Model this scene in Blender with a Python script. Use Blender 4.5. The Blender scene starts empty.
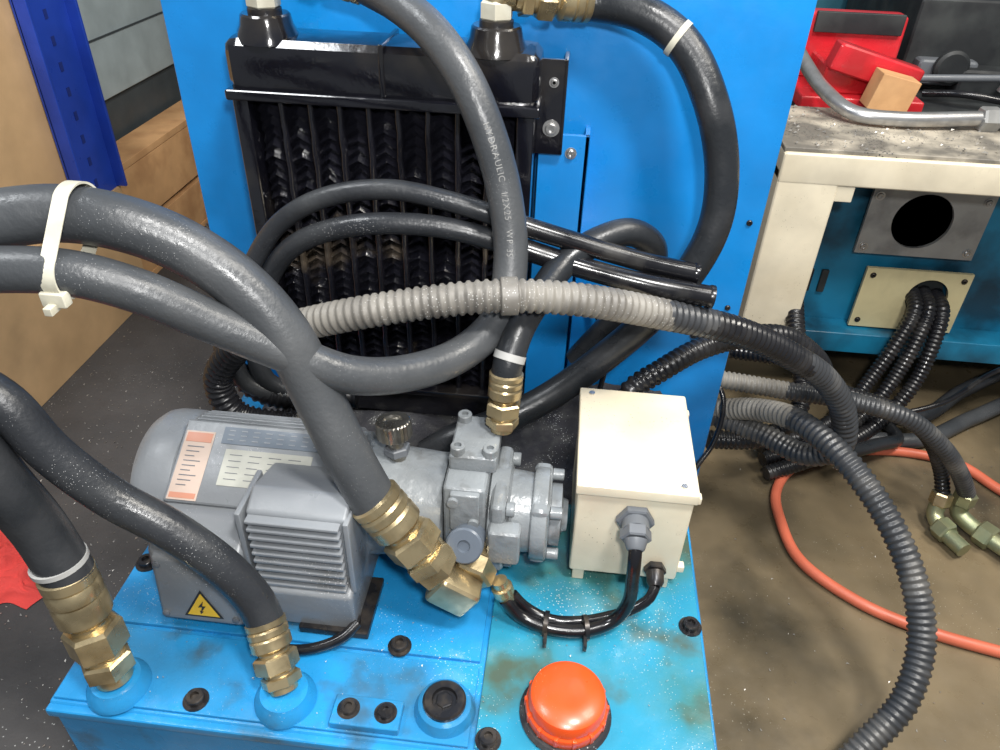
import bpy, bmesh, math, random
from mathutils import Vector, Matrix, noise
random.seed(4)
SC=bpy.context.scene
try:
    SC.view_settings.view_transform='Standard'
except Exception: pass

# ---------------------------------------------------------------- materials
def mat(name,col,rough=.5,metal=0.,col2=None,mscale=6.,mlo=.45,mhi=.65,mamt=1.,bump=0.,bscale=80.,speck=None,coat=0.,var=.12,spec=.5,col3=None,m3=(3.,.5,.7,.8)):
    m=bpy.data.materials.new(name); m.use_nodes=True
    nt=m.node_tree; N=nt.nodes; L=nt.links; b=N['Principled BSDF']
    b.inputs['Roughness'].default_value=rough; b.inputs['Metallic'].default_value=metal
    b.inputs['Specular IOR Level'].default_value=spec
    if coat: b.inputs['Coat Weight'].default_value=coat; b.inputs['Coat Roughness'].default_value=.15
    tc=N.new('ShaderNodeTexCoord')
    def nz(scale,detail=4):
        n=N.new('ShaderNodeTexNoise'); n.inputs['Scale'].default_value=scale; n.inputs['Detail'].default_value=detail
        L.new(tc.outputs['Object'],n.inputs['Vector']); return n
    def ramp(src,lo,hi,a=0.,z=1.):
        r=N.new('ShaderNodeMapRange'); r.inputs[1].default_value=lo; r.inputs[2].default_value=hi
        r.inputs[3].default_value=a; r.inputs[4].default_value=z; L.new(src,r.inputs[0]); return r.outputs[0]
    def mix(f,a,c):
        x=N.new('ShaderNodeMix'); x.data_type='RGBA'; L.new(f,x.inputs[0])
        for i,s in ((6,a),(7,c)):
            if isinstance(s,tuple): x.inputs[i].default_value=s
            else: L.new(s,x.inputs[i])
        return x.outputs[2]
    n1=nz(14.)
    cur=mix(ramp(n1.outputs[0],.3,.7,0.,1.),tuple(c*(1-var) for c in col)+(1.,),tuple(min(1,c*(1+var)) for c in col)+(1.,))
    if col2:
        n2=nz(mscale,6); cur=mix(ramp(n2.outputs[0],mlo,mhi,0.,mamt),cur,(*col2,1.))
    if col3:
        n2=nz(m3[0],8); cur=mix(ramp(n2.outputs[0],m3[1],m3[2],0.,m3[3]),cur,(*col3,1.))
    if speck:
        sc,thr,scol=speck[:3]
        v=N.new('ShaderNodeTexVoronoi'); v.inputs['Scale'].default_value=sc; L.new(tc.outputs['Object'],v.inputs['Vector'])
        n3=nz(speck[3] if len(speck)>3 else 9.,3)
        t=N.new('ShaderNodeMath'); t.operation='MULTIPLY'; L.new(ramp(n3.outputs[0],.42,.72,0.,1.),t.inputs[0]); t.inputs[1].default_value=thr
        lt=N.new('ShaderNodeMath'); lt.operation='LESS_THAN'; L.new(v.outputs['Distance'],lt.inputs[0]); L.new(t.outputs[0],lt.inputs[1])
        cur=mix(lt.outputs[0],cur,(*scol,1.))
    L.new(cur,b.inputs['Base Color'])
    nr=nz(30.); L.new(ramp(nr.outputs[0],.3,.7,max(0,rough-.1),min(1,rough+.1)),b.inputs['Roughness'])
    if bump:
        nb=nz(bscale,5); bp=N.new('ShaderNodeBump'); bp.inputs['Strength'].default_value=bump; bp.inputs['Distance'].default_value=.002
        L.new(nb.outputs[0],bp.inputs['Height']); L.new(bp.outputs[0],b.inputs['Normal'])
    return m

BLUE=mat('blue_paint',(.006,.235,.64),.34,col2=(.008,.17,.52),mscale=2.5,mlo=.4,mhi=.75,mamt=.6,bump=.08,bscale=120,coat=.2)
TANKB=mat('tank_blue_paint',(.016,.25,.56),.30,col2=(.03,.13,.22),mscale=8,mlo=.5,mhi=.7,mamt=.65,bump=.25,bscale=90,speck=(330,.20,(.5,.62,.7),7.),coat=.35,col3=(.05,.065,.06),m3=(16.,.60,.74,.6))
TANKG=mat('oily_tank_paint',(.026,.27,.43),.24,col2=(.05,.16,.13),mscale=7,mlo=.44,mhi=.62,mamt=.85,bump=.3,bscale=60,speck=(320,.20,(.55,.6,.55),8.),coat=.6,col3=(.075,.065,.025),m3=(14.,.54,.68,.7))
DIRT=mat('swarf_dirt',(.02,.02,.025),.8,col2=(.05,.05,.05),mscale=40,bump=.8,bscale=200,speck=(330,.34,(.45,.45,.45),20.))
RUB=mat('dusty_rubber',(.046,.050,.055),.36,col2=(.092,.095,.098),mscale=9,mlo=.45,mhi=.75,mamt=.75,bump=.25,bscale=220,speck=(420,.16,(.35,.35,.35),12.))
RUBM=mat('mid_rubber',(.022,.024,.028),.34,col2=(.050,.053,.056),mscale=11,mlo=.48,mhi=.75,mamt=.8,bump=.25,bscale=220,speck=(420,.22,(.4,.4,.4),12.))
RUBD=mat('dark_rubber',(.016,.018,.021),.32,col2=(.045,.046,.049),mscale=12,mlo=.5,mhi=.75,mamt=.8,bump=.2,bscale=220)
RUBB=mat('black_rubber',(.007,.007,.009),.22,col2=(.05,.048,.045),mscale=25,mlo=.52,mhi=.8,mamt=.7)
CORD=mat('black_conduit',(.010,.010,.012),.30,col2=(.085,.08,.075),mscale=18,mlo=.52,mhi=.8,mamt=.5)
CORG=mat('dusty_conduit',(.20,.187,.165),.5,col2=(.065,.06,.055),mscale=18,mlo=.48,mhi=.70,mamt=.8,speck=(330,.2,(.5,.5,.48),12.))
CORM=mat('grimy_conduit',(.036,.038,.042),.36,col2=(.16,.15,.135),mscale=14,mlo=.5,mhi=.74,mamt=.7)
BLK=mat('black_gloss_paint',(.005,.005,.008),.13,col2=(.07,.058,.04),mscale=9,mlo=.58,mhi=.78,mamt=.35,bump=.6,bscale=35,coat=.8)
BLKF=mat('black_fins',(.008,.008,.012),.17,col2=(.22,.17,.11),mscale=8,mlo=.60,mhi=.74,mamt=.5,bump=.8,bscale=90,coat=.7)
GREY=mat('motor_grey_paint',(.225,.24,.258),.36,col2=(.15,.155,.16),mscale=7,mamt=.65,bump=.2,bscale=120,speck=(380,.18,(.75,.75,.75),12.),col3=(.09,.085,.075),m3=(12.,.60,.75,.6))
GREYD=mat('motor_dark_grey',(.12,.13,.145),.45,bump=.1)
PUMPG=mat('pump_grey_paint',(.24,.26,.275),.28,col2=(.14,.15,.155),mscale=14,mamt=.7,bump=.5,bscale=110,col3=(.07,.065,.055),m3=(22.,.57,.70,.7))
SCREWB=mat('adjuster_blue_grey',(.10,.12,.15),.4)
CREAM=mat('cream_paint',(.74,.66,.50),.36,col2=(.56,.47,.31),mscale=6,mlo=.48,mhi=.78,mamt=.6,bump=.08,coat=.1,speck=(200,.16,(.2,.15,.08),9.))
CREAMD=mat('cream_dirty_top',(.46,.41,.33),.6,col2=(.12,.11,.095),mscale=16,mlo=.38,mhi=.6,mamt=.9,bump=.5,speck=(200,.35,(.04,.04,.04),14.))
BRASS=mat('brass',(.58,.47,.28),.30,metal=.85,col2=(.27,.21,.12),mscale=26,mamt=.75,bump=.15)
BRASSG=mat('tarnished_brass',(.34,.34,.20),.4,metal=.7,col2=(.16,.22,.15),mscale=30,mamt=.6)
STEEL=mat('steel',(.5,.5,.5),.35,metal=.85,col2=(.25,.24,.23),mscale=30,mamt=.6)
KNOB=mat('knurled_steel',(.40,.38,.34),.3,metal=.9,col2=(.16,.15,.13),mscale=40,mamt=.7)
BOLT=mat('black_bolt',(.025,.025,.028),.32,metal=.5,col2=(.10,.08,.06),mscale=60,mamt=.5)
WHITE=mat('white_nylon',(.60,.58,.48),.5,col2=(.34,.31,.23),mscale=30,mamt=.5)
TAPE=mat('grey_tape',(.38,.38,.37),.5)
ORANGE=mat('orange_plastic',(.80,.085,.012),.36,col2=(.58,.05,.01),mscale=14,mamt=.5,speck=(330,.22,(.9,.6,.4),9.),coat=.2)
REDH=mat('terracotta_hose',(.56,.13,.07),.45)
REDP=mat('red_paint',(.60,.02,.03),.3,col2=(.3,.01,.01),mscale=15,mamt=.5,coat=.4)
REDC=mat('red_cloth',(.75,.07,.06),.9,bump=.5,bscale=250)
FLOORM=mat('oily_concrete',(.20,.152,.090),.34,col2=(.105,.083,.050),mscale=3.2,mlo=.40,mhi=.66,mamt=.9,bump=.2,bscale=40,speck=(170,.14,(.42,.38,.3),5.),col3=(.035,.030,.020),m3=(4.,.50,.68,.85))
MATM=mat('grey_floor_mat',(.072,.067,.065),.7,col2=(.042,.042,.044),mscale=3,mamt=.8,bump=.4,bscale=160,speck=(150,.2,(.45,.45,.43),4.))
TEAL=mat('teal_paint',(.012,.19,.34),.4,col2=(.008,.04,.07),mscale=6,mlo=.42,mhi=.60,mamt=.95,bump=.1)
DARK=mat('dark_grime_and_shade',(.012,.014,.016),.6,col2=(.035,.04,.04),mscale=10)  # dark machine parts; also the painted shade inside the plate holes
PLATE=mat('grey_plate',(.34,.34,.33),.42,metal=.3,col2=(.18,.18,.18),mscale=18,mamt=.7)
YEL=mat('pale_yellow_plate',(.62,.54,.31),.45,col2=(.36,.31,.18),mscale=14,mamt=.7)
CARD=mat('cardboard',(.60,.39,.20),.85,col2=(.50,.31,.15),mscale=3,mamt=.6)
WOOD=mat('pine_wood',(.60,.34,.155),.7,col2=(.40,.20,.085),mscale=12,mamt=.7,bump=.2)
CAB=mat('grey_cabinet',(.36,.42,.43),.4)
CABD=mat('cabinet_trim',(.05,.06,.065),.5)
PBLUE=mat('rack_blue',(.02,.065,.44),.36)
PBLUD=mat('rack_slot_dark',(.012,.03,.20),.6)
LABW=mat('label_white',(.44,.44,.39),.45,col2=(.28,.28,.25),mscale=20,mamt=.6)
LABO=mat('label_orange',(.52,.23,.15),.5)
LABP=mat('label_paper',(.54,.42,.35),.5,col2=(.40,.31,.25),mscale=20,mamt=.5)
LABB=mat('label_slate',(.10,.13,.17),.4)
INK=mat('ink',(.02,.02,.02),.6)
PRINT=mat('hose_print',(.20,.20,.195),.6)
YELW=mat('warning_yellow',(.82,.50,.02),.45)
WALLM=mat('wall_paint',(.10,.11,.12),.8)
SWARF=mat('swarf_metal',(.40,.38,.35),.4,metal=.6)

# ---------------------------------------------------------------- helpers
def root(name):
    e=bpy.data.objects.new(name,None); e.empty_display_size=.05; SC.collection.objects.link(e); return e
def mesh(name,V,Fc,m,parent=None,smooth=False,bev=0,ang=35):
    me=bpy.data.meshes.new(name); me.from_pydata([tuple(v) for v in V],[],Fc); me.update()
    bm=bmesh.new(); bm.from_mesh(me); bmesh.ops.recalc_face_normals(bm,faces=bm.faces[:])
    if bev:
        es=[e for e in bm.edges if len(e.link_faces)==2 and e.calc_face_angle()>math.radians(30)]
        bmesh.ops.bevel(bm,geom=es,offset=bev,segments=3,affect='EDGES',profile=.6)
    bm.to_mesh(me); bm.free()
    ms=m if isinstance(m,(list,tuple)) else [m]
    for x in ms: me.materials.append(x)
    if smooth or bev:
        for p in me.polygons: p.use_smooth=True
        if not (smooth==2):
            try: me.set_sharp_from_angle(angle=math.radians(ang))
            except Exception: pass
    o=bpy.data.objects.new(name,me); SC.collection.objects.link(o)
    if parent: o.parent=parent
    return o
def box(name,lo,hi,m,parent=None,bev=.002,rot=None):
    lo=Vector(lo)*.001; hi=Vector(hi)*.001; c=(lo+hi)/2; h=(hi-lo)/2
    V=[Vector((sx*h.x,sy*h.y,sz*h.z)) for sx in(-1,1) for sy in(-1,1) for sz in(-1,1)]
    if rot is not None: V=[rot@v for v in V]
    V=[v+c for v in V]
    return mesh(name,V,[(0,1,3,2),(4,6,7,5),(0,4,5,1),(2,3,7,6),(0,2,6,4),(1,5,7,3)],m,parent,bev=bev)
def frame(ax):
    ax=Vector(ax).normalized(); a=Vector((0,0,1)) if abs(ax.z)<.9 else Vector((1,0,0))
    u=ax.cross(a).normalized(); return ax,u,ax.cross(u)
def lathe(name,prof,o,ax,m,parent=None,seg=32,smooth=True,phase=0.):
    o=Vector(o)*.001; ax,u,w=frame(ax); V=[];Fc=[]
    for r,h in prof:
        for i in range(seg):
            a=2*math.pi*i/seg+phase; V.append(o+ax*h*.001+(u*math.cos(a)+w*math.sin(a))*max(r,.01)*.001)
    n=len(prof)
    for j in range(n-1):
        for i in range(seg):
            k=(i+1)%seg; Fc.append((j*seg+i,j*seg+k,(j+1)*seg+k,(j+1)*seg+i))
    Fc.append(tuple(range(seg))); Fc.append(tuple((n-1)*seg+i for i in range(seg)))
    return mesh(name,V,Fc,m,parent,smooth=smooth,ang=30)
def cyl(name,o,ax,r,h,m,parent=None,c=1.,seg=32):
    return lathe(name,[(r-c,0),(r,c),(r,h-c),(r-c,h)],o,ax,m,parent,seg)
def hexn(name,o,ax,r,h,m,parent=None,ph=0.):
    return lathe(name,[(r*.88,0),(r,h*.12),(r,h*.88),(r*.88,h)],o,ax,m,parent,6,False,ph)
def spline(P,step):
    P=[Vector(p)*.001 for p in P]
    P=[P[0]*2-P[1]]+P+[P[-1]*2-P[-2]]
    out=[]
    for i in range(1,len(P)-2):
        p0,p1,p2,p3=P[i-1:i+3]
        t0=0;t1=t0+max((p1-p0).length,1e-5)**.5;t2=t1+max((p2-p1).length,1e-5)**.5;t3=t2+max((p3-p2).length,1e-5)**.5
        for k in range(24):
            t=t1+(t2-t1)*k/24
            A1=p0*((t1-t)/(t1-t0))+p1*((t-t0)/(t1-t0)); A2=p1*((t2-t)/(t2-t1))+p2*((t-t1)/(t2-t1)); A3=p2*((t3-t)/(t3-t2))+p3*((t-t2)/(t3-t2))
            B1=A1*((t2-t)/(t2-t0))+A2*((t-t0)/(t2-t0)); B2=A2*((t3-t)/(t3-t1))+A3*((t-t1)/(t3-t1))
            out.append(B1*((t2-t)/(t2-t1))+B2*((t-t1)/(t2-t1)))
    out.append(P[-2].copy())
    d=[0]
    for a,b in zip(out,out[1:]): d.append(d[-1]+(b-a).length)
    n=max(2,int(round(d[-1]/step))); res=[]; j=0
    for i in range(n+1):
        s=d[-1]*i/n
        while j<len(d)-2 and d[j+1]<s: j+=1
        f=(s-d[j])/max(1e-9,d[j+1]-d[j]); res.append(out[j].lerp(out[j+1],min(1,max(0,f))))
    return res
def frames(pts):
    T=[(pts[min(i+1,len(pts)-1)]-pts[max(i-1,0)]).normalized() for i in range(len(pts))]
    _,u,_=frame(T[0]); U=[]
    for t in T:
        u=(u-t*u.dot(t)).normalized(); U.append(u.copy())
    return T,U
def tube(name,P,r,m,parent=None,corr=None,seg=20,step=.007,split=None,after=None):
    if corr: step=corr[0]*.001/4
    pts=spline(P,step); T,U=frames(pts); V=[];Fc=[]
    for i,(p,t,u) in enumerate(zip(pts,T,U)):
        w=t.cross(u); rr=r
        if corr: rr=r*(1,1,1-corr[1],1-corr[1])[i%4]
        for k in range(seg):
            a=2*math.pi*k/seg; V.append(p+(u*math.cos(a)+w*math.sin(a))*rr*.001)
    n=len(pts)
    for j in range(n-1):
        for k in range(seg):
            l=(k+1)%seg; Fc.append((j*seg+k,j*seg+l,(j+1)*seg+l,(j+1)*seg+k))
    Fc.append(tuple(range(seg))); Fc.append(tuple((n-1)*seg+k for k in range(seg)))
    o=mesh(name,V,Fc,m,parent,smooth=True,ang=50)
    if split:
        for p in o.data.polygons:
            p.material_index=split(p.center*1000+Vector((20,20,20))*noise.noise(p.center*30))
    if after is not None:
        j0=next(j for j,p in enumerate(pts) if p.x*1000<after)
        for p in o.data.polygons:
            if p.index//seg>=j0: p.material_index=1
    return o
def fitting(a,b,r,parent,m=None,tag='fitting'):
    m=m or BRASS; a=Vector(a); b=Vector(b); ax=(b-a); L=ax.length; ax.normalize()
    lathe(tag+'_crimp_collar',[(r*.9,0),(r*1.12,L*.03),(r*1.12,L*.10),(r*1.04,L*.12),(r*1.12,L*.15),(r*1.12,L*.22),(r*1.04,L*.24),(r*1.12,L*.27),(r*1.12,L*.40),(r*.95,L*.44),(r*.8,L*.46),(r*.8,L*.56)],a,ax,m,parent)
    hexn(tag+'_swivel_nut',a+ax*L*.50,ax,r*1.22,L*.24,m,parent)
    lathe(tag+'_thread',[(r*.82,L*.72),(r*.82,L*.80)],a,ax,m,parent)
    hexn(tag+'_adapter_nut',a+ax*L*.79,ax,r*1.12,L*.15,m,parent,.3)
    lathe(tag+'_stub',[(r*.78,L*.93),(r*.78,L*1.02)],a,ax,m,parent)
def bolt(o,ax,parent,r=9,h=9,m=None,washer=True):
    m=m or BOLT
    if washer: lathe('washer',[(r*1.45,0),(r*1.45,1.5)],o,ax,STEEL if m is not BOLT else BOLT,parent,24)
    lathe('socket_screw',[(r,0),(r,h-1),(r-1,h),(r*.5,h),(r*.48,h*.5),(.1,h*.5)],o,ax,m,parent,20)
def ring(name,p,t,r,w,m,parent,th=1.2):
    lathe(name,[(r,-w/2),(r+th,-w/2),(r+th,w/2),(r,w/2)],p,t,m,parent,28)
def hose_print(P,r,s0,text,size,parent):
    pts=spline(P,.002); s=s0
    V=[];Fc=[]
    for ch in text:
        if ch==' ': s+=size*.5; continue
        cu=bpy.data.curves.new('g','FONT'); cu.body=ch; cu.size=size; cu.resolution_u=3
        ob=bpy.data.objects.new('g',cu); SC.collection.objects.link(ob); bpy.context.view_layer.update()
        me=bpy.data.meshes.new_from_object(ob)
        w=max([v.co.x for v in me.vertices]+[0.001]); b=len(V)
        for v in me.vertices:
            q=(s+v.co.x)/.002; i=min(int(q),len(pts)-2); p=pts[i].lerp(pts[i+1],q-int(q)); t=(pts[i+1]-pts[i]).normalized()
            n=Vector((0,-.75,.66)); n=(n-t*n.dot(t)).normalized(); y=n.cross(t)
            a=(v.co.y-size*.35)/r; V.append(p+(n*math.cos(a)+y*math.sin(a))*(r+.0005))
        for f in me.polygons: Fc.append(tuple(b+k for k in f.vertices))
        bpy.data.objects.remove(ob); bpy.data.meshes.remove(me); bpy.data.curves.remove(cu)
        s+=w+size*.12
    mesh('hose_print',V,Fc,PRINT,parent)

# ---------------------------------------------------------------- floor, walls
box('floor',(-3000,-400,-60),(3200,3300,0),FLOORM,bev=0)
box('wall_back',(-3000,3300,-60),(3200,3360,2600),WALLM,bev=0)
box('floor_mat',(-1700,-300,0),(-492,2100,4),MATM,bev=.001)

# ---------------------------------------------------------------- tank
tk=root('hydraulic_oil_tank')
box('tank_body',(-485,374,0),(195,948,276),TANKB,tk,bev=.004)
box('mounting_plate',(-481,472,275),(-52,940,281),TANKB,tk,bev=.0015)
box('front_cover_plate',(-481,378,275),(-52,466,280),TANKB,tk,bev=.0015)
box('pump_side_plate',(-46,378,275),(191,940,280),TANKG,tk,bev=.0015)
box('weld_lip',(-485,366,262),(195,376,274),TANKB,tk,bev=.003)
for p in [(-468,552,281),(-142,479,281),(-335,392,280),(180,546,280),(-462,700,281),(-33,387,280)]:
    bolt(p,(0,0,1),tk)
box('small_cover_block',(-192,380,279),(-122,412,290),TANKB,tk,bev=.002)
bolt((-176,397,289),(0,0,1),tk,8,7); bolt((-138,397,289),(0,0,1),tk,8,7)
lathe('plug_boss',[(32,0),(30,5),(27,12),(24,14),(10,14)],(-81,414,279),(0,0,1),TANKB,tk)
lathe('plug_ring',[(22,0),(22,5),(20,7),(13,7),(12,3),(.1,3)],(-81,414,292),(0,0,1),BOLT,tk)
hexn('plug_hex',(-81,414,293),(0,0,1),9,5,BOLT,tk)
for c in [(-420,398,280),(-245,405,280)]:
    lathe('hose_port_boss',[(32,-2),(31,4),(26,11),(24,15),(15,15)],c,(0,0,1),TANKB,tk)
V=[];Fc=[];nx,ny=80,22
for j in range(ny+1):
    for i in range(nx+1):
        x=-.44+.63*i/nx; y=.72+.228*j/ny
        h=max(0,(j/ny)**2*.030+.004+noise.noise(Vector((x*18,y*18,0)))*.008+noise.noise(Vector((x*70,y*70,3)))*.004)*min(1,j/4)*min(1,(nx-i)/3)*min(1,i/4)
        V.append((x,y,.2812+h))
for j in range(ny):
    for i in range(nx):
        a=j*(nx+1)+i; Fc.append((a,a+1,a+nx+2,a+nx+1))
mesh('dirt_drift',V,Fc,DIRT,tk,smooth=2)

fc=root('orange_breather_cap')
lathe('rubber_gasket',[(46,0),(47,3),(44,7),(30,8)],(42,424,280),(0,0,1),DIRT,fc,40)
lathe('cap_body',[(36,6),(41,8),(42,16),(41,20),(39,22),(39,30),(37,36),(31,40),(15,41.5),(.1,42)],(42,424,280),(0,0,1),ORANGE,fc,48)
for k in range(14):
    a=2*math.pi*k/14; box('grip_rib',(42+40.5*math.cos(a)-2.2,424+40.5*math.sin(a)-2.2,290),(42+40.5*math.cos(a)+2.2,424+40.5*math.sin(a)+2.2,302),ORANGE,fc,bev=.001,rot=Matrix.Rotation(a,3,'Z'))

# ---------------------------------------------------------------- housing
bp=root('blue_equipment_housing')
box('housing_sheet',(-512,950,0),(256,966,1250),BLUE,bp,bev=.003)
box('left_flange',(-512,960,0),(-496,1060,1250),BLUE,bp,bev=.003)
box('right_flange',(240,960,0),(256,1060,1250),BLUE,bp,bev=.003)
box('cooler_support_strip',(-42,914,285),(20,920,712),BLUE,bp,bev=.001)
box('cooler_support_web',(14,914,285),(20,951,712),BLUE,bp,bev=.001)
bolt((-2,914,690),(0,-1,0),bp,5,5,STEEL); bolt((200,950,420),(0,-1,0),bp,4,4); bolt((90,950,400),(0,-1,0),bp,4,4)
for p in ((240,950,600),(238,950,470)): bolt(p,(0,-1,0),bp,4,3,BOLT,False)

# ---------------------------------------------------------------- radiator
rd=root('oil_cooler_radiator')
box('top_header',(-402,856,752),(-42,938,815),BLK,rd,bev=.018)
box('top_header_lip',(-404,850,748),(-40,942,760),BLK,rd,bev=.003)
box('top_header_seam',(-222,854,760),(-216,940,817),BLK,rd,bev=.002)
box('bottom_header',(-392,856,298),(-48,938,345),BLK,rd,bev=.01)
box('bottom_lip',(-396,850,340),(-44,942,350),BLK,rd,bev=.003)
box('side_channel',(-398,854,345),(-380,940,752),BLK,rd,bev=.003)
box('side_channel_b',(-66,854,345),(-46,940,752),BLK,rd,bev=.003)
box('mount_foot',(-380,870,281),(-350,930,302),BLK,rd,bev=.002)
box('mount_foot_b',(-90,870,281),(-60,930,302),BLK,rd,bev=.002)
box('side_bracket',(-46,905,690),(-14,911,800),BLK,rd,bev=.001)
box('side_bracket_web',(-18,905,690),(-13,950,800),BLK,rd,bev=.001)
bolt((-28,905,722),(0,-1,0),rd,7,6,STEEL); bolt((-28,905,775),(0,-1,0),rd,4,3,STEEL)
nch=9; x0,x1=-380,-66; w=(x1-x0)/nch
for i in range(1,nch):
    x=(x0+w*i)*.001; V=[];Fc=[]; n=36
    for j in range(n+1):
        z=.346+.406*j/n; d=.0012*noise.noise(Vector((i*5.,z*40,0))); e=.0015*noise.noise(Vector((i*5.,z*60,9)))
        V+=[(x-.0036+d,.870,z),(x-.0022+d,.864+e,z),(x+.0022+d,.864+e,z),(x+.0036+d,.870,z),(x+.0036,.93,z),(x-.0036,.93,z)]
    for j in range(n):
        for k in range(5): Fc.append((6*j+k,6*j+k+1,6*j+k+7,6*j+k+6))
    mesh('core_tube',V,Fc,BLKF,rd,smooth=2)
for i in range(nch):
    xa=(x0+w*i+3.2)*.001; xb=(x0+w*(i+1)-3.2)*.001; V=[];Fc=[]; n=64
    xm=(xa+xb)/2
    for j in range(n+1):
        z=.348+(.752-.348)*j/n; f=j%2
        q=noise.noise(Vector((i*3.,z*22,0))); q2=noise.noise(Vector((i*7.,z*55,5)))
        yb=.870+.007*f+.006*q+.004*q2; dz=.007+.006*q2; xo=.004*q
        V+= [(xa,yb+.003,z-dz),(xa*.5+xm*.5+xo,yb-.002*q2,z-dz*.1),(xm+xo,yb-.003,z+dz*.7),(xb*.5+xm*.5+xo,yb-.001+.002*q,z-dz*.1),(xb,yb+.003,z-dz)]
    for j in range(n):
        for k in range(4):
            a=5*j+k; Fc.append((a,a+1,a+6,a+5))
    mesh('fin_pack',V,Fc,BLKF,rd)
box('core_backing',(-380,926,346),(-66,934,752),DARK,rd,bev=0)
for cx in (-357,-95):
    lathe('port_boss',[(36,-3),(34,6),(30,14),(28,24),(26,26),(20,26)],(cx,888,811),(0,0,1),BLK,rd)
    lathe('port_seal',[(19,0),(19,6),(16,7)],(cx,888,836),(0,0,1),BOLT,rd)
    hexn('port_adapter',(cx,888,842),(0,0,1),19,20,WHITE,rd)
    lathe('port_neck',[(14,0),(14,28)],(cx,888,860),(0,0,1),BRASS,rd)

# ---------------------------------------------------------------- motor
mo=root('electric_motor'); AY,AZ=615,369
lathe('fan_cowl',[(30,0),(62,1),(75,5),(81,13),(83,22),(83,46),(81,52),(78,54)],(-460,AY,AZ),(1,0,0),GREY,mo,56)
for k in range(12):
    a=2*math.pi*k/12
    box('cowl_vent',(-462,AY+38*math.cos(a)-3,AZ+38*math.sin(a)-12),(-458,AY+38*math.cos(a)+3,AZ+38*math.sin(a)+12),DARK,mo,bev=.001)
lathe('stator_housing',[(74,0),(77,4),(77,176),(80,180),(80,192),(70,194)],(-412,AY,AZ),(1,0,0),GREY,mo,56)
for k in range(60):
    a=math.radians(6*k)
    if 84<=6*k<=205 : continue
    c=Vector((-320,AY+79*math.cos(a),AZ+79*math.sin(a)))
    box('cooling_rib',c-Vector((84,1.3,4.5)),c+Vector((84,1.3,4.5)),GREY,mo,bev=.0008,rot=Matrix.Rotation(a-math.pi/2,3,'X'))
def tang(name,xa,xb,s0,s1,off,th,m,parent,ang=117,bev=.0012):
    a=math.radians(ang); n=Vector((0,math.cos(a),math.sin(a))); t=Vector((0,-math.sin(a),math.cos(a)))
    base=Vector((0,AY,AZ))+n*off; V=[]
    for x in(xa,xb):
        for s in(s0,s1):
            for h in(0,th): V.append((base+t*s+n*h+Vector((x,0,0)))*.001)
    return mesh(name,V,[(0,1,3,2),(4,6,7,5),(0,4,5,1),(2,3,7,6),(0,2,6,4),(1,5,7,3)],m,parent,bev=bev)
tang('nameplate_pad',-406,-232,-44,52,70,12,GREY,mo,bev=.004)
tang('caution_sticker',-402,-369,-30,50,82.2,.5,LABP,mo,bev=0)
tang('caution_sticker_band',-400,-371,-28,-17,82.8,.4,LABO,mo,bev=0)
tang('caution_sticker_base',-400,-371,42,48,82.8,.4,LABO,mo,bev=0)
for k in range(9): tang('sticker_text',-396,-377-(k%3)*4,-12+k*5.6,-10.9+k*5.6,82.8,.3,GREYD,mo,bev=0)
tang('slate_nameplate',-360,-240,-38,-18,82.2,.6,LABB,mo,bev=0)
for k in range(3):
    for q in range(8): tang('nameplate_text',-354+q*14,-347+q*14,-34.5+k*5.4,-33.3+k*5.4,82.9,.3,GREY,mo,bev=0)
tang('data_plate',-352,-254,-12,30,82.2,.8,LABW,mo,bev=0)
for k in range(5):
    for q in range(4): tang('data_text',-346+q*22,-346+q*22+14-(k*q)%5,-6+k*7,-5.2+k*7,83.1,.25,GREYD,mo,bev=0)
def prism(name,poly,x0,x1,m,parent,bev=.004):
    n=len(poly); V=[(x0*.001,y*.001,z*.001) for y,z in poly]+[(x1*.001,y*.001,z*.001) for y,z in poly]
    Fc=[tuple(range(n)),tuple(range(n,2*n))]+[(i,(i+1)%n,n+(i+1)%n,n+i) for i in range(n)]
    return mesh(name,V,Fc,m,parent,bev=bev)
prism('terminal_box',[(478,288),(474,300),(486,392),(522,414),(600,408),(600,288)],-408,-306,GREY,mo,bev=.007)
prism('terminal_box_lid',[(474,296),(468,304),(480,386),(488,392),(494,300)],-402,-312,GREY,mo,bev=.004)
prism('side_casting',[(488,288),(486,345),(500,352),(600,352),(600,288)],-300,-192,GREY,mo,bev=.005)
prism('rib_block',[(500,345),(499,450),(524,462),(590,440),(590,345)],-296,-192,GREY,mo,bev=.004)
for k in range(9):
    box('rib',(-294,489,349+k*11.6),(-198,505,353.5+k*11.6),GREY,mo,bev=.0015)
for xx in (-303,-192): box('rib_end',(xx-3,494,345),(xx+3,560,450),GREY,mo,bev=.002)
box('motor_foot',(-400,540,281),(-215,700,290),GREYD,mo,bev=.002)
box('foot_bracket',(-256,482,282),(-178,560,292),BOLT,mo,bev=.002)
bolt((-196,496,291),(0,0,1),mo,7,8)
def lidp(x,z,o=0): 
    y=468+(z-304)/(386-304)*12-1.0-o; return (x*.001,y*.001,z*.001)
def flat(name,pts,m,o):
    V=[lidp(x,z,o) for x,z in pts]; mesh(name,V,[tuple(range(len(V)))],m,mo)
cx,cz=-353,325
flat('warning_triangle_border',[(cx-22,cz-14),(cx+22,cz-14),(cx,cz+24)],INK,0)
flat('warning_triangle_field',[(cx-18,cz-11.6),(cx+18,cz-11.6),(cx,cz+19.5)],YELW,.4)
flat('warning_lightning_up',[(cx+2,cz+10),(cx-5,cz),(cx+.5,cz+.8),(cx+4,cz+2.6),(cx,cz+2.4)],INK,.8)
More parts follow.
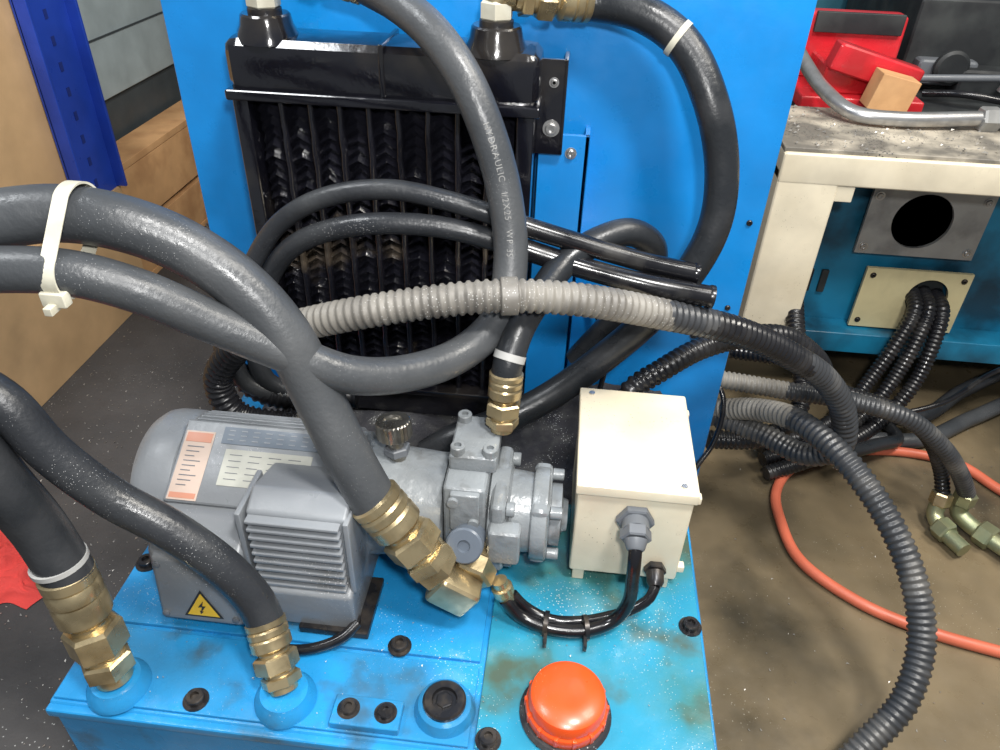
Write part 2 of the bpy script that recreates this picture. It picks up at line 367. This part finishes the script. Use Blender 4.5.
flat('warning_lightning_down',[(cx-.5,cz+1),(cx+4,cz+2.6),(cx-1,cz-5),(cx+1,cz-5.2),(cx-3,cz-9.5),(cx-3.5,cz-3.8),(cx-2,cz-4.5)],INK,.8)
for p in ((-396,311),(-318,311),(-396,378),(-318,378)):
    yy=468+(p[1]-304)/82*12; lathe('lid_screw',[(4,0),(4,2),(2,3)],(p[0],yy,p[1]),(0,-1,.1),GREYD,mo,14)
lathe('bell_housing',[(72,0),(76,3),(76,14),(68,20),(63,60),(60,100),(60,112),(56,114)],(-222,AY,AZ),(1,0,0),PUMPG,mo,48)
for k in range(6):
    a=math.radians(60*k+20); lathe('bell_screw',[(6,0),(6,7),(3,7)],(-208,AY+69*math.cos(a),AZ+69*math.sin(a)),(1,0,0),STEEL,mo,16)
kb=(-166,618,426)
lathe('knob_stem',[(9,0),(9,32)],kb,(-.1,.1,1),KNOB,mo)
hexn('knob_hex',(-167,619,438),(-.1,.1,1),15,10,GREYD,mo)
V=[];Fc=[];S=48
ax,u,w_=frame((-.1,.1,1)); o=Vector(kb)*.001
for h,r,kn in ((34,17,0),(36,20,1),(54,20,1),(56,18,0),(56,11,0),(53,10,0),(53,.1,0)):
    for i in range(S):
        a=2*math.pi*i/S; rr=r-(1.4 if kn and i%2 else 0); V.append(o+ax*h*.001+(u*math.cos(a)+w_*math.sin(a))*rr*.001)
for j in range(6):
    for i in range(S): k=(i+1)%S; Fc.append((j*S+i,j*S+k,(j+1)*S+k,(j+1)*S+i))
Fc.append(tuple(range(S)))
mesh('knurled_knob',V,Fc,KNOB,mo)

# ---------------------------------------------------------------- pump
pu=root('hydraulic_pump')
box('valve_block',(-106,562,312),(-60,668,448),PUMPG,pu,bev=.006)
box('valve_block_top',(-104,590,446),(-52,662,468),PUMPG,pu,bev=.005)
box('valve_block_step',(-98,556,390),(-66,566,444),PUMPG,pu,bev=.003)
for p in ((-95,598,467),(-60,598,467),(-95,652,467)): lathe('cap_screw',[(8,0),(8,9),(7,10),(4,10),(4,5),(.1,5)],p,(0,0,1),PUMPG,pu,20)
for p in ((-94,557,434),(-72,557,405)): lathe('block_screw',[(6,0),(6,5),(3,5)],p,(0,-1,0),PUMPG,pu,18)
lathe('adjuster',[(14,0),(18,2),(18,26),(20,27),(20,38),(18,40),(7,40),(6,37),(.1,37)],(-76,562,379),(-.05,-.80,.45),SCREWB,pu,36)
lathe('pump_flange',[(52,0),(56,2),(56,22),(48,25),(46,48),(52,50),(54,54),(54,66),(50,68)],(-60,AY,AZ),(1,0,0),PUMPG,pu,44)
box('pump_square_flange',(-56,563,318),(-38,667,424),PUMPG,pu,bev=.008)
box('pump_end_block',(-12,574,326),(10,656,414),PUMPG,pu,bev=.009)
for sy in(-1,1):
    for sz in(-1,1):
        lathe('flange_bolt',[(8,0),(8,8),(7,9),(4,9)],(-38,AY+41*sy,371+41*sz),(1,0,0),PUMPG,pu,18)
        lathe('end_bolt',[(7,0),(7,12),(6,13),(3,13)],(10,AY+31*sy,370+33*sz),(1,0,0),PUMPG,pu,18)
lathe('pump_end_cap',[(34,0),(36,3),(36,14),(20,16),(18,22)],(8,AY,AZ),(1,0,0),PUMPG,pu,36)
box('pump_side_pad',(-56,548,350),(-20,570,400),PUMPG,pu,bev=.006)
box('pump_saddle',(-108,575,281),(-60,655,330),PUMPG,pu,bev=.004)

# ---------------------------------------------------------------- junction box
jb=root('junction_box')
prism('box_body',[(592,302),(590,440),(758,440),(758,302)],38,163,CREAM,jb,bev=.004)
box('box_lid',(35,586,432),(166,762,447),CREAM,jb,bev=.003)
for p in ((50,605),(50,742),(150,605),(150,742)): box('standoff',(p[0]-7,p[1]-7,280),(p[0]+7,p[1]+7,304),CREAM,jb,bev=.002)
for p in ((169,600,430),(169,745,430),(169,600,318)):
    box('lid_ear',(p[0]-8,p[1]-5,p[2]-5),(p[0]+2,p[1]+5,p[2]+5),CREAM,jb,bev=.002)
    lathe('ear_screw',[(3.5,0),(3.5,2),(1,2)],(p[0],p[1],p[2]),(1,0,0),STEEL,jb,14)
lathe('lid_screw',[(3.5,0),(3.5,2),(1,2)],(150,598,447),(0,0,1),STEEL,jb,14)
lathe('lid_screw',[(3.5,0),(3.5,2),(1,2)],(50,750,447),(0,0,1),STEEL,jb,14)
g=(103,590,402)
hexn('gland_locknut',g,(0,-1,0),21,9,GREYD,jb); lathe('gland_body',[(15,0),(15,14)],(103,582,402),(0,-1,0),GREYD,jb)
hexn('gland_cap',(103,573,402),(0,-1,-.25),17,14,GREYD,jb); lathe('gland_nose',[(13,0),(10,10),(8,12)],(103,560,399),(0,-1,-.5),GREYD,jb)
hexn('lower_gland',(136,590,324),(0,-1,0),13,8,BOLT,jb); lathe('lower_gland_cap',[(10,0),(10,12),(7,18)],(136,583,324),(0,-1,-.3),BOLT,jb)
tube('gland_cable',[(103,556,398),(103,546,388),(104,540,360),(104,536,325),(92,530,300),(60,518,291),(20,516,291),(-15,524,298),(-32,528,318)],7.5,RUBB,jb)
tube('second_cable',[(136,566,320),(130,556,310),(112,548,298),(90,542,291),(55,530,291),(20,528,291),(-8,534,300),(-24,536,318)],6,RUBB,jb)
lathe('cable_connector',[(9,0),(9,10),(12,11),(12,20),(9,21),(9,30)],(-30,531,314),(-.35,.1,1),BRASS,jb,20)
for p,t in (((60,522,291),(1,.2,0)),((16,521,292),(1,-.1,0))):
    ring('cable_strap',p,t,13,5,BOLT,jb)
    box('strap_tail',(p[0]-2,p[1]-26,284),(p[0]+2,p[1]-12,294),BOLT,jb,bev=.0005)

# ---------------------------------------------------------------- hoses
def hose(name,pts,r,m,corr=None,**k):
    rt=root(name); tube('hose_body',pts,r,m,rt,corr,**k); return rt
P1=[(-240,878,872),(-191,841,860),(-150,811,839),(-115,788,803),(-86,770,749),(-67,757,691),(-57,735,630),(-63,699,581),(-96,655,559),(-144,604,563),(-194,565,583),(-251,547,618),(-304,533,652),(-351,517,687),(-398,502,709),(-448,490,714),(-500,480,712),(-546,472,697),(-560,466,668),(-534,461,640),(-500,460,625),(-468,460,600),(-441,457,549),(-401,459,496),(-353,460,458),(-310,458,415),(-281,453,372),(-268,443,345)]
h=hose('hydraulic_hose',P1,19,[RUB,RUBM],seg=28,after=-540)
hose_print(P1,.019,.22,'HYDRAULIC  1/2X25  WP 35',.0095,h)
fitting((-272,447,352),(-246,408,294),18.5,h)
fitting((-238,876,871),(-330,888,886),18,h); tube('elbow',[(-325,888,884),(-350,888,888),(-357,888,880),(-357,888,866)],15,BRASS,h)
h=hose('hydraulic_hose',[(-165,524,446),(-180,530,474),(-198,537,511),(-223,550,566),(-248,556,629),(-285,562,675),(-331,560,711),(-373,550,733),(-417,541,742),(-458,524,742),(-510,500,735),(-565,475,713),(-590,455,670),(-570,443,635),(-530,440,618),(-501,438,590),(-476,430,534),(-457,428,477),(-438,417,426)],24,[RUB,RUBD],seg=32,after=-550)
fitting((-442,419,436),(-421,398,298),23,h)
lathe('clamp_band',[(24.5,0),(26,0),(26,5),(24.5,5)],(-446,421,446),(.15,-.08,-.9),TAPE,h,28)
fitting((-172,527,460),(-106,516,374),24.5,h,tag='pump_side')
hexn('elbow_nut',(-118,519,386),(.66,0,-.75),28,24,BRASS,h,.25)
box('elbow_block',(-112,498,322),(-62,542,364),BRASS,h,bev=.008,rot=Matrix.Rotation(.55,3,'Y'))
hexn('elbow_flange',(-74,528,346),(.25,1,.25),27,24,BRASS,h,.2)
lathe('elbow_neck',[(19,0),(19,34)],(-70,545,350),(.1,1,.1),BRASS,h)
h=hose('hydraulic_hose',[(-5,920,858),(16,920,858),(66,907,851),(112,893,825),(149,868,770),(172,858,702),(175,848,638),(156,840,578),(116,832,513),(60,818,452),(-1,800,400),(-60,775,372),(-120,750,355),(-160,740,330)],19.5,RUBD,seg=28)
fitting((5,920,859),(-75,890,866),19.5,h,tag='cooler'); tube('elbow',[(-75,890,868),(-90,888,868),(-95,888,860)],16,BRASS,h)
ring('tape_band',(104,896,831),(.75,-.25,-.45),19.9,7,WHITE,h,.8)
h=hose('hydraulic_hose',[(-51,650,528),(-49,656,548),(-40,685,575),(-22,730,592),(0,775,608),(35,801,627),(74,822,633),(104,838,612),(112,858,566),(95,878,510),(60,886,450),(30,890,400)],16.5,RUBD,seg=26)
fitting((-50,652,540),(-52,640,470),16.5,h)
ring('tape_band',(-48,660,554),(.2,.5,.8),16.8,8,TAPE,h,.7)
def cutend(h,p,t,r):
    lathe('cut_end',[(r*1.02,-3),(r*1.08,-1),(r*1.08,3),(r*.6,3),(r*.55,-2),(.1,-2)],p,t,RUBB,h,24)
h=hose('rubber_hose',[(-350,745,400),(-392,735,430),(-407,748,480),(-388,770,545),(-339,781,625),(-280,782,665),(-205,786,680),(-132,786,671),(-29,786,643),(88,788,614),(152,787,604)],11.5,[RUBM,RUBB],split=lambda c:1 if c.x>-75 else 0)
cutend(h,(152,787,604),(.98,0,-.14),11.5)
h=hose('rubber_hose',[(-330,755,395),(-370,745,430),(-378,765,500),(-355,779,560),(-314,774,609),(-243,768,641),(-153,775,645),(-77,780,630),(20,775,607),(100,765,596),(170,764,588)],12.5,[RUBM,RUBB],split=lambda c:1 if c.x>-75 else 0)
cutend(h,(170,764,588),(.98,0,-.1),12.5)
h=hose('corrugated_conduit',[(-300,740,380),(-350,710,385),(-396,700,405),(-410,704,450),(-370,698,510),(-320,682,545),(-280,669,566),(-218,658,592),(-144,660,611),(-61,668,623),(21,692,612),(113,736,577),(218,786,531),(289,821,485),(368,860,420),(414,878,354),(428,882,290),(395,905,250),(336,961,240),(250,1000,240),(150,1010,240)],18,[CORG,CORM,CORD],corr=(9,.13),split=lambda c:2 if c.x<-318 or (175<c.x<330 and c.z>430) else (1 if c.x>125 else 0))
lathe('conduit_joint',[(19,-9),(20,-8),(20,8),(19,9)],(-52,669,623),(1,.18,.02),CORG,h,28)
hose('corrugated_conduit',[(-255,760,400),(-320,748,395),(-385,742,415),(-415,750,470),(-380,760,515),(-330,765,515)],16,CORD,corr=(9,.14))
hose('corrugated_conduit',[(80,780,380),(92,770,415),(101,775,440),(136,798,457),(188,837,470),(250,870,473),(310,900,460),(380,940,400),(420,980,330)],15,CORD,corr=(9,.15))
h=hose('corrugated_conduit',[(120,1020,245),(264,1000,250),(320,955,290),(360,895,322),(408,813,324),(456,752,286),(490,695,235),(503,641,178),(483,587,124),(432,544,71),(385,509,24),(320,470,20)],18,[CORG,CORM],corr=(9,.13),split=lambda c:1 if c.x+.5*(900-c.y)>350 else 0)
hose('corrugated_conduit',[(120,1030,300),(264,1003,308),(379,1003,296),(476,1005,286),(574,1002,262),(650,1010,205),(715,1030,130),(752,1045,75)],15,[CORG,CORM],corr=(8,.13),split=lambda c:1 if c.x>380 else 0)
hose('corrugated_conduit',[(300,1100,300),(390,1060,315),(470,1040,280),(560,1045,250),(650,1060,185),(700,1060,110),(712,1045,70)],13,CORD,corr=(8,.13))
hose('corrugated_conduit',[(470,1436,330),(452,1360,325),(440,1270,300),(440,1215,270),(450,1180,235),(440,1100,180),(380,1060,150),(280,1040,150)],17,CORD,corr=(9,.15))
for k in range(3):
    hose('corrugated_conduit',[(713+k*26,1436,272-k*4),(706+k*26,1370,258),(680+k*34,1335,205),(640+k*44,1305,125),(595+k*38,1265,70-k*10),(520,1220-k*36,40),(420,1180-k*40,30)],15,CORD,corr=(9,.15))
hose('rubber_hose',[(640,1250,16),(760,1260,18),(900,1350,20),(1060,1440,30),(1300,1480,40)],16,RUB)
hose('rubber_hose',[(640,1285,50),(760,1295,50),(880,1390,60),(1040,1480,80),(1300,1530,90)],15,RUBM)
hose('rubber_hose',[(560,1130,70),(640,1180,60),(700,1230,40),(690,1290,30),(600,1330,25)],13,RUBD)
hose('black_cable',[(480,1330,180),(560,1260,120),(640,1230,100),(760,1250,120),(880,1330,150),(1040,1400,190)],5,RUBB)
hose('black_cable',[(40,945,470),(60,930,440),(75,915,400),(70,900,340),(60,890,292)],4,RUBB)
hose('black_cable',[(-190,490,300),(-205,474,292),(-235,460,287),(-265,456,287),(-300,462,287)],6,RUBB)
hose('black_cable',[(240,1000,330),(268,965,300),(262,930,240),(232,900,190),(215,860,100),(215,800,40)],4,RUBB)
hose('air_hose',[(1100,1000,10),(950,1060,10),(873,1138,10),(823,1202,10),(740,1225,10),(660,1222,10),(568,1200,10),(478,1139,10),(438,1070,10),(433,1000,10),(449,909,10),(524,833,10),(615,790,10),(719,764,10),(900,730,10)],9.5,REDH)
bc=root('brass_pipe_connector')
hexn('nut',(752,1045,78),(-.05,-.1,-1),19,26,BRASSG,bc); tube('elbow',[(751,1043,60),(750,1040,36),(765,1020,26),(790,990,24)],15,BRASSG,bc); hexn('end_nut',(775,1008,25),(.6,-.75,0),23,28,BRASSG,bc); lathe('tail',[(15,0),(15,40)],(788,990,25),(.6,-.75,0),BRASSG,bc)
bc=root('brass_pipe_connector')
hexn('nut',(712,1045,74),(-.1,-.3,-1),18,26,BRASS,bc); tube('elbow',[(710,1040,56),(706,1030,34),(712,1008,24),(725,985,22)],14,BRASSG,bc); hexn('end_nut',(708,1012,26),(.4,-.85,0),21,26,BRASSG,bc); lathe('tail',[(14,0),(14,40)],(716,992,24),(.4,-.85,0),BRASSG,bc)

# zip tie round two hoses
zt=root('cable_tie')
c1=(541,742,25.5); c2=(502,710,20.5); pts=[]
d=Vector((c1[0]-c2[0],c1[1]-c2[1])); base=math.atan2(d.y,d.x); off=math.acos((c1[2]-c2[2])/d.length)
for i in range(25): a=base-off+2*off*i/24; pts.append((c1[0]+c1[2]*math.cos(a),c1[1]+c1[2]*math.sin(a)))
for i in range(25): a=base+off+(2*math.pi-2*off)*i/24; pts.append((c2[0]+c2[2]*math.cos(a),c2[1]+c2[2]*math.sin(a)))
n=len(pts); cen=(521,727); V=[];Fc=[]
for x,s in((-409,1.0),(-409,1.04),(-396,1.04),(-396,1.0)):
    for y,z in pts: V.append((x*.001,(cen[0]+(y-cen[0])*s)*.001,(cen[1]+(z-cen[1])*s)*.001))
for j in range(4):
    for i in range(n): Fc.append((j*n+i,j*n+(i+1)%n,((j+1)%4)*n+(i+1)%n,((j+1)%4)*n+i))
mesh('tie_band',V,Fc,WHITE,zt,smooth=True)
box('tie_head',(-413,478,689),(-392,488,702),WHITE,zt,bev=.002); box('tie_tail',(-407,470,686),(-400,482,693),WHITE,zt,bev=.001)

# ---------------------------------------------------------------- right machine
mf=root('lathe_base_frame')
box('cream_column',(345,1250,262),(446,1330,570),CREAM,mf,bev=.006)
box('cream_side_plate',(345,1331,262),(352,1900,596),CREAM,mf,bev=.002)
box('cream_top_rail',(345,1249,545),(1700,1331,597),CREAM,mf,bev=.006)
box('inner_corner_gusset',(440,1252,518),(474,1258,550),CREAM,mf,bev=.002)
box('table_top',(345,1256,596),(1700,1500,604),CREAMD,mf,bev=.002)
box('teal_body',(440,1440,140),(1700,1900,560),TEAL,mf,bev=.003)
box('teal_rail',(440,1380,140),(1700,1440,186),TEAL,mf,bev=.003)
box('dark_deck',(352,1500,540),(1700,2290,585),DARK,mf,bev=.002)
for x in (500,1100): 
    cyl('levelling_foot',(x,1650,0),(0,0,1),35,142,DARK,mf)
def plate_hole(name,cx,cz,w,h,r,y0,y1,hx,hz,m,parent):
    per=[]
    for s in range(4):
        for k in range(10):
            t=k/10*2-1
            per.append({0:(t,-1),1:(1,t),2:(-t,1),3:(-1,-t)}[s])
    n=len(per); V=[]
    for y in(y0,y1):
        for (a,b) in per: V.append(((cx+a*w/2)*.001,y*.001,(cz+b*h/2)*.001))
        for (a,b) in per:
            g=math.atan2(b,a); V.append(((hx+r*math.cos(g))*.001,y*.001,(hz+r*math.sin(g))*.001))
    Fc=[]
    for i in range(n):
        k=(i+1)%n
        Fc+=[(i,k,n+k,n+i),(2*n+i,3*n+i,3*n+k,2*n+k),(i,2*n+i,2*n+k,k),(n+i,n+k,3*n+k,3*n+i)]
    mesh(name,V,Fc,m,parent)
plate_hole('coolant_port_plate',678,424,222,132,55,1404,1412,672,430,PLATE,mf)
lathe('port_sleeve',[(62,0),(62,28),(55,28),(55,0)],(672,1411,430),(0,1,0),PLATE,mf)
lathe('port_bore_shade_disc',[(54,0),(54,3)],(672,1434,430),(0,1,0),DARK,mf)  # dark disc, its colour stands in for the shade deep in the hole
lathe('bore_core',[(36,0),(42,4),(42,10)],(668,1422,414),(0,1,0),GREYD,mf)
for sx in(-1,1):
    for sz in(-1,1):
        bolt((678+98*sx,1404,424+52*sz),(0,-1,0),mf,6,4,STEEL)
plate_hole('cable_entry_plate',708,258,205,135,40,1408,1416,738,268,YEL,mf)
lathe('entry_bore_shade_disc',[(39,0),(39,3)],(738,1434,268),(0,1,0),DARK,mf)  # closed by a dark disc: shade of an open hole put into colour
for sx in(-1,1):
    for sz in(-1,1): bolt((708+88*sx,1408,258+52*sz),(0,-1,0),mf,4,3,BOLT)
for x in (475,500): bolt((x,1440,470),(0,-1,0),mf,6,4,STEEL)
for k in range(3): box('drip_hose_clip',(470+k*30,1432,250),(484+k*30,1440,300),DARK,mf,bev=.002)

pp=root('bent_steel_pipe')
tube('pipe',[(405,1640,700),(425,1560,668),(450,1480,640),(490,1410,622),(560,1395,620),(713,1415,624)],13,STEEL,pp)
hexn('pipe_nut',(705,1414,623),(1,.1,0),22,34,PLATE,pp); lathe('pipe_end',[(15,0),(15,40)],(735,1418,624),(1,.1,0),STEEL,pp)
vs=root('red_bench_vise')
box('vise_base',(430,1540,585),(660,1760,612),REDP,vs,bev=.005)
box('vise_body',(470,1570,610),(600,1740,665),REDP,vs,bev=.01)
box('fixed_jaw',(440,1690,610),(640,1745,735),REDP,vs,bev=.01)
box('moving_jaw',(470,1540,640),(640,1585,690),REDP,vs,bev=.008,rot=Matrix.Rotation(.25,3,'Y'))
box('jaw_face',(460,1680,700),(630,1692,738),DARK,vs,bev=.002)
lathe('vise_screw',[(12,0),(12,120)],(545,1690,668),(0,-1,0),STEEL,vs)
box('wood_block',(540,1480,604),(612,1530,668),WOOD,bev=.002,rot=Matrix.Rotation(.2,3,'Y'))
mc=root('lathe_carriage')
box('carriage_body',(680,1760,585),(1500,2250,760),DARK,mc,bev=.01)
box('carriage_side',(700,1725,600),(820,1765,650),GREYD,mc,bev=.01)
box('carriage_door',(930,1740,620),(1300,1765,740),BLK,mc,bev=.01)
box('carriage_cover',(780,1700,586),(1000,1760,640),DARK,mc,bev=.012)
cyl('lever',(860,1690,604),(.3,-.2,1),7,120,STEEL,mc)
cyl('feed_rod',(660,1650,630),(1,0,.05),7,700,GREYD,mc)
lathe('carriage_dial',[(30,0),(34,3),(34,14),(28,18),(.1,18)],(760,1722,640),(0,-1,0),DARK,mc)
hose('black_cable',[(700,1660,600),(760,1620,612),(850,1600,606),(950,1620,604),(1100,1590,606)],7,RUBB)
box('side_machine',(300,2300,0),(1800,2700,1300),mat('machine_teal_dark',(.012,.035,.045),.5,col2=(.02,.10,.14),mscale=4),bev=.01)
sw=root('swarf_on_table')
V=[];Fc=[]
for k in range(420):
    x=random.uniform(.36,1.0); y=random.uniform(1.26,1.49); a=random.uniform(0,6.28); l=random.uniform(.003,.008); z=.6045+random.uniform(0,.003)
    i=len(V); V+=[(x,y,z),(x+l*math.cos(a),y+l*math.sin(a),z+.002),(x+l*.6*math.cos(a+.8),y+l*.6*math.sin(a+.8),z+.003)]; Fc.append((i,i+1,i+2))
mesh('chips',V,Fc,SWARF,sw)

# ---------------------------------------------------------------- left background
cb=root('cardboard_box')
box('carton',(-1600,640,4),(-1075,1600,760),CARD,cb,bev=.004)
box('carton_sleeve',(-1600,638,4),(-1060,1601,302),CARD,cb,bev=.002)
box('carton_flap',(-1600,640,760),(-1075,1100,764),CARD,cb,bev=.001)
rp=root('rack_post')
box('post_web',(-1073,1440,4),(-1064,1600,1500),PBLUE,rp,bev=.002)
box('post_lip',(-1070,1592,304),(-1040,1600,1500),PBLUE,rp,bev=.002)
box('post_lip_b',(-1070,1440,304),(-1040,1448,1500),PBLUE,rp,bev=.002)
for k in range(22):
    for y in (1520,): box('slot',(-1065,y-5,330+k*50),(-1062.5,y+5,348+k*50),PBLUD,rp,bev=0)
ca=root('steel_cabinet')
box('cabinet_body',(-1900,1640,420),(-1200,3000,1500),CAB,ca,bev=.004)
box('cabinet_plinth',(-1890,1650,4),(-1215,2990,420),CABD,ca,bev=.002)
for z in (560,700): box('door_gap',(-1202,1660,z),(-1197,2980,z+4),CABD,ca,bev=0)
wc=root('wooden_crate')
for z,h in ((20,120),(156,144)):
    box('side_plank',(-1120,1640,z),(-1100,2250,z+h),WOOD,wc,bev=.002)
    box('end_plank',(-1190,1625,z),(-1100,1640,z+h),WOOD,wc,bev=.002)
box('top_plank',(-1195,1625,302),(-1098,2260,320),WOOD,wc,bev=.002)
box('skid',(-1195,1640,4),(-1098,2250,20),WOOD,wc,bev=.001)
sp=root('metal_swarf_pile')
for k in range(70):
    x=random.uniform(-1060,-860); y=random.uniform(1850,2080); r=random.uniform(6,16); z0=4
    p=[]
    a0=random.uniform(0,6)
    for q in range(18):
        a=a0+q*.9; p.append((x+r*math.cos(a)+q*1.4,y+r*math.sin(a),z0+8+q*1.2+r*.4*math.sin(a*1.3)+abs(r)))
    tube('curl',p,1.1,SWARF,sp,seg=5,step=.006)
rc=root('red_shop_rag')
V=[];Fc=[];n=40
for j in range(n+1):
    for i in range(n+1):
        u=i/n-.5; v=j/n-.5; x=-.885+u*.20; y=.725+v*.15
        e=max(0,1-(abs(u)*2)**3)*max(0,1-(abs(v)*2)**3)
        z=.006+e*(.018+.03*abs(noise.noise(Vector((u*5,v*5,1))))+.022*abs(noise.noise(Vector((u*11,v*9,4)))))
        x+=.02*noise.noise(Vector((v*5,u*3,7))); y+=.02*noise.noise(Vector((u*5,v*3,9)))
        V.append((x,y,z))
for j in range(n):
    for i in range(n):
        a=j*(n+1)+i; Fc.append((a,a+1,a+n+2,a+n+1))
mesh('cloth',V,Fc,REDC,rc,smooth=2)
def chips(name,N,xr,yr,z,lr,parent):
    V=[];Fc=[]
    for k in range(N):
        x=random.uniform(*xr); y=random.uniform(*yr); l=random.uniform(*lr)
        a=random.uniform(0,6.28); i=len(V)
        V.extend([(x,y,z),(x+l*math.cos(a),y+l*math.sin(a),z+l*.3),(x+l*.6*math.cos(a+.9),y+l*.6*math.sin(a+.9),z+l*.2)]); Fc.append((i,i+1,i+2))
    mesh(name,V,Fc,SWARF,parent)
chips('chips',1500,(-1.05,-.5),(.3,1.95),.0045,(.002,.006),root('metal_chips'))
chips('chips',200,(.27,1.1),(.5,1.4),.0005,(.002,.005),root('metal_chips'))
chips('tank_chips',150,(-.47,.18),(.385,.62),.2815,(.001,.0028),tk)

# ---------------------------------------------------------------- camera and light
C=Vector((0,0,1.01)); th=math.radians(36); ya=math.radians(5); ro=math.radians(2)
Fw=Vector((-math.sin(ya)*math.cos(th), math.cos(ya)*math.cos(th), -math.sin(th)))
R0=Vector((math.cos(ya),math.sin(ya),0)); U0=R0.cross(Fw)
R=R0*math.cos(ro)+U0*math.sin(ro); U=U0*math.cos(ro)-R0*math.sin(ro)
cam=bpy.data.cameras.new('camera'); co=bpy.data.objects.new('camera',cam); SC.collection.objects.link(co)
cam.lens=27; cam.sensor_width=36; cam.clip_start=.02
M=Matrix((R,U,-Fw)).transposed().to_4x4(); M.translation=C; co.matrix_world=M
SC.camera=co
def area(name,loc,target,size,e,col):
    l=bpy.data.lights.new(name,'AREA'); l.energy=e; l.size=size; l.color=col
    o=bpy.data.objects.new(name,l); SC.collection.objects.link(o); o.location=loc
    o.rotation_euler=(Vector(target)-Vector(loc)).to_track_quat('-Z','Y').to_euler()
area('ceiling_lamp',(.5,.0,2.4),(0,.7,.3),.28,42,(1,.98,.95))
area('ceiling_lamp_left',(-1.3,.4,2.6),(-.6,1.2,.2),.6,28,(.95,.98,1))
area('ceiling_lamp_right',(1.3,.7,2.5),(.8,1.3,.2),.7,42,(1,.95,.86))
area('camera_flash_fill',(.08,-.06,1.18),(0,.8,.45),.07,8,(1,.99,.97))  # unseen flash-like fill added beside the camera for frontal light and highlights
w=bpy.data.worlds.new('world'); SC.world=w; w.use_nodes=True
w.node_tree.nodes['Background'].inputs[0].default_value=(.78,.84,.9,1); w.node_tree.nodes['Background'].inputs[1].default_value=.30
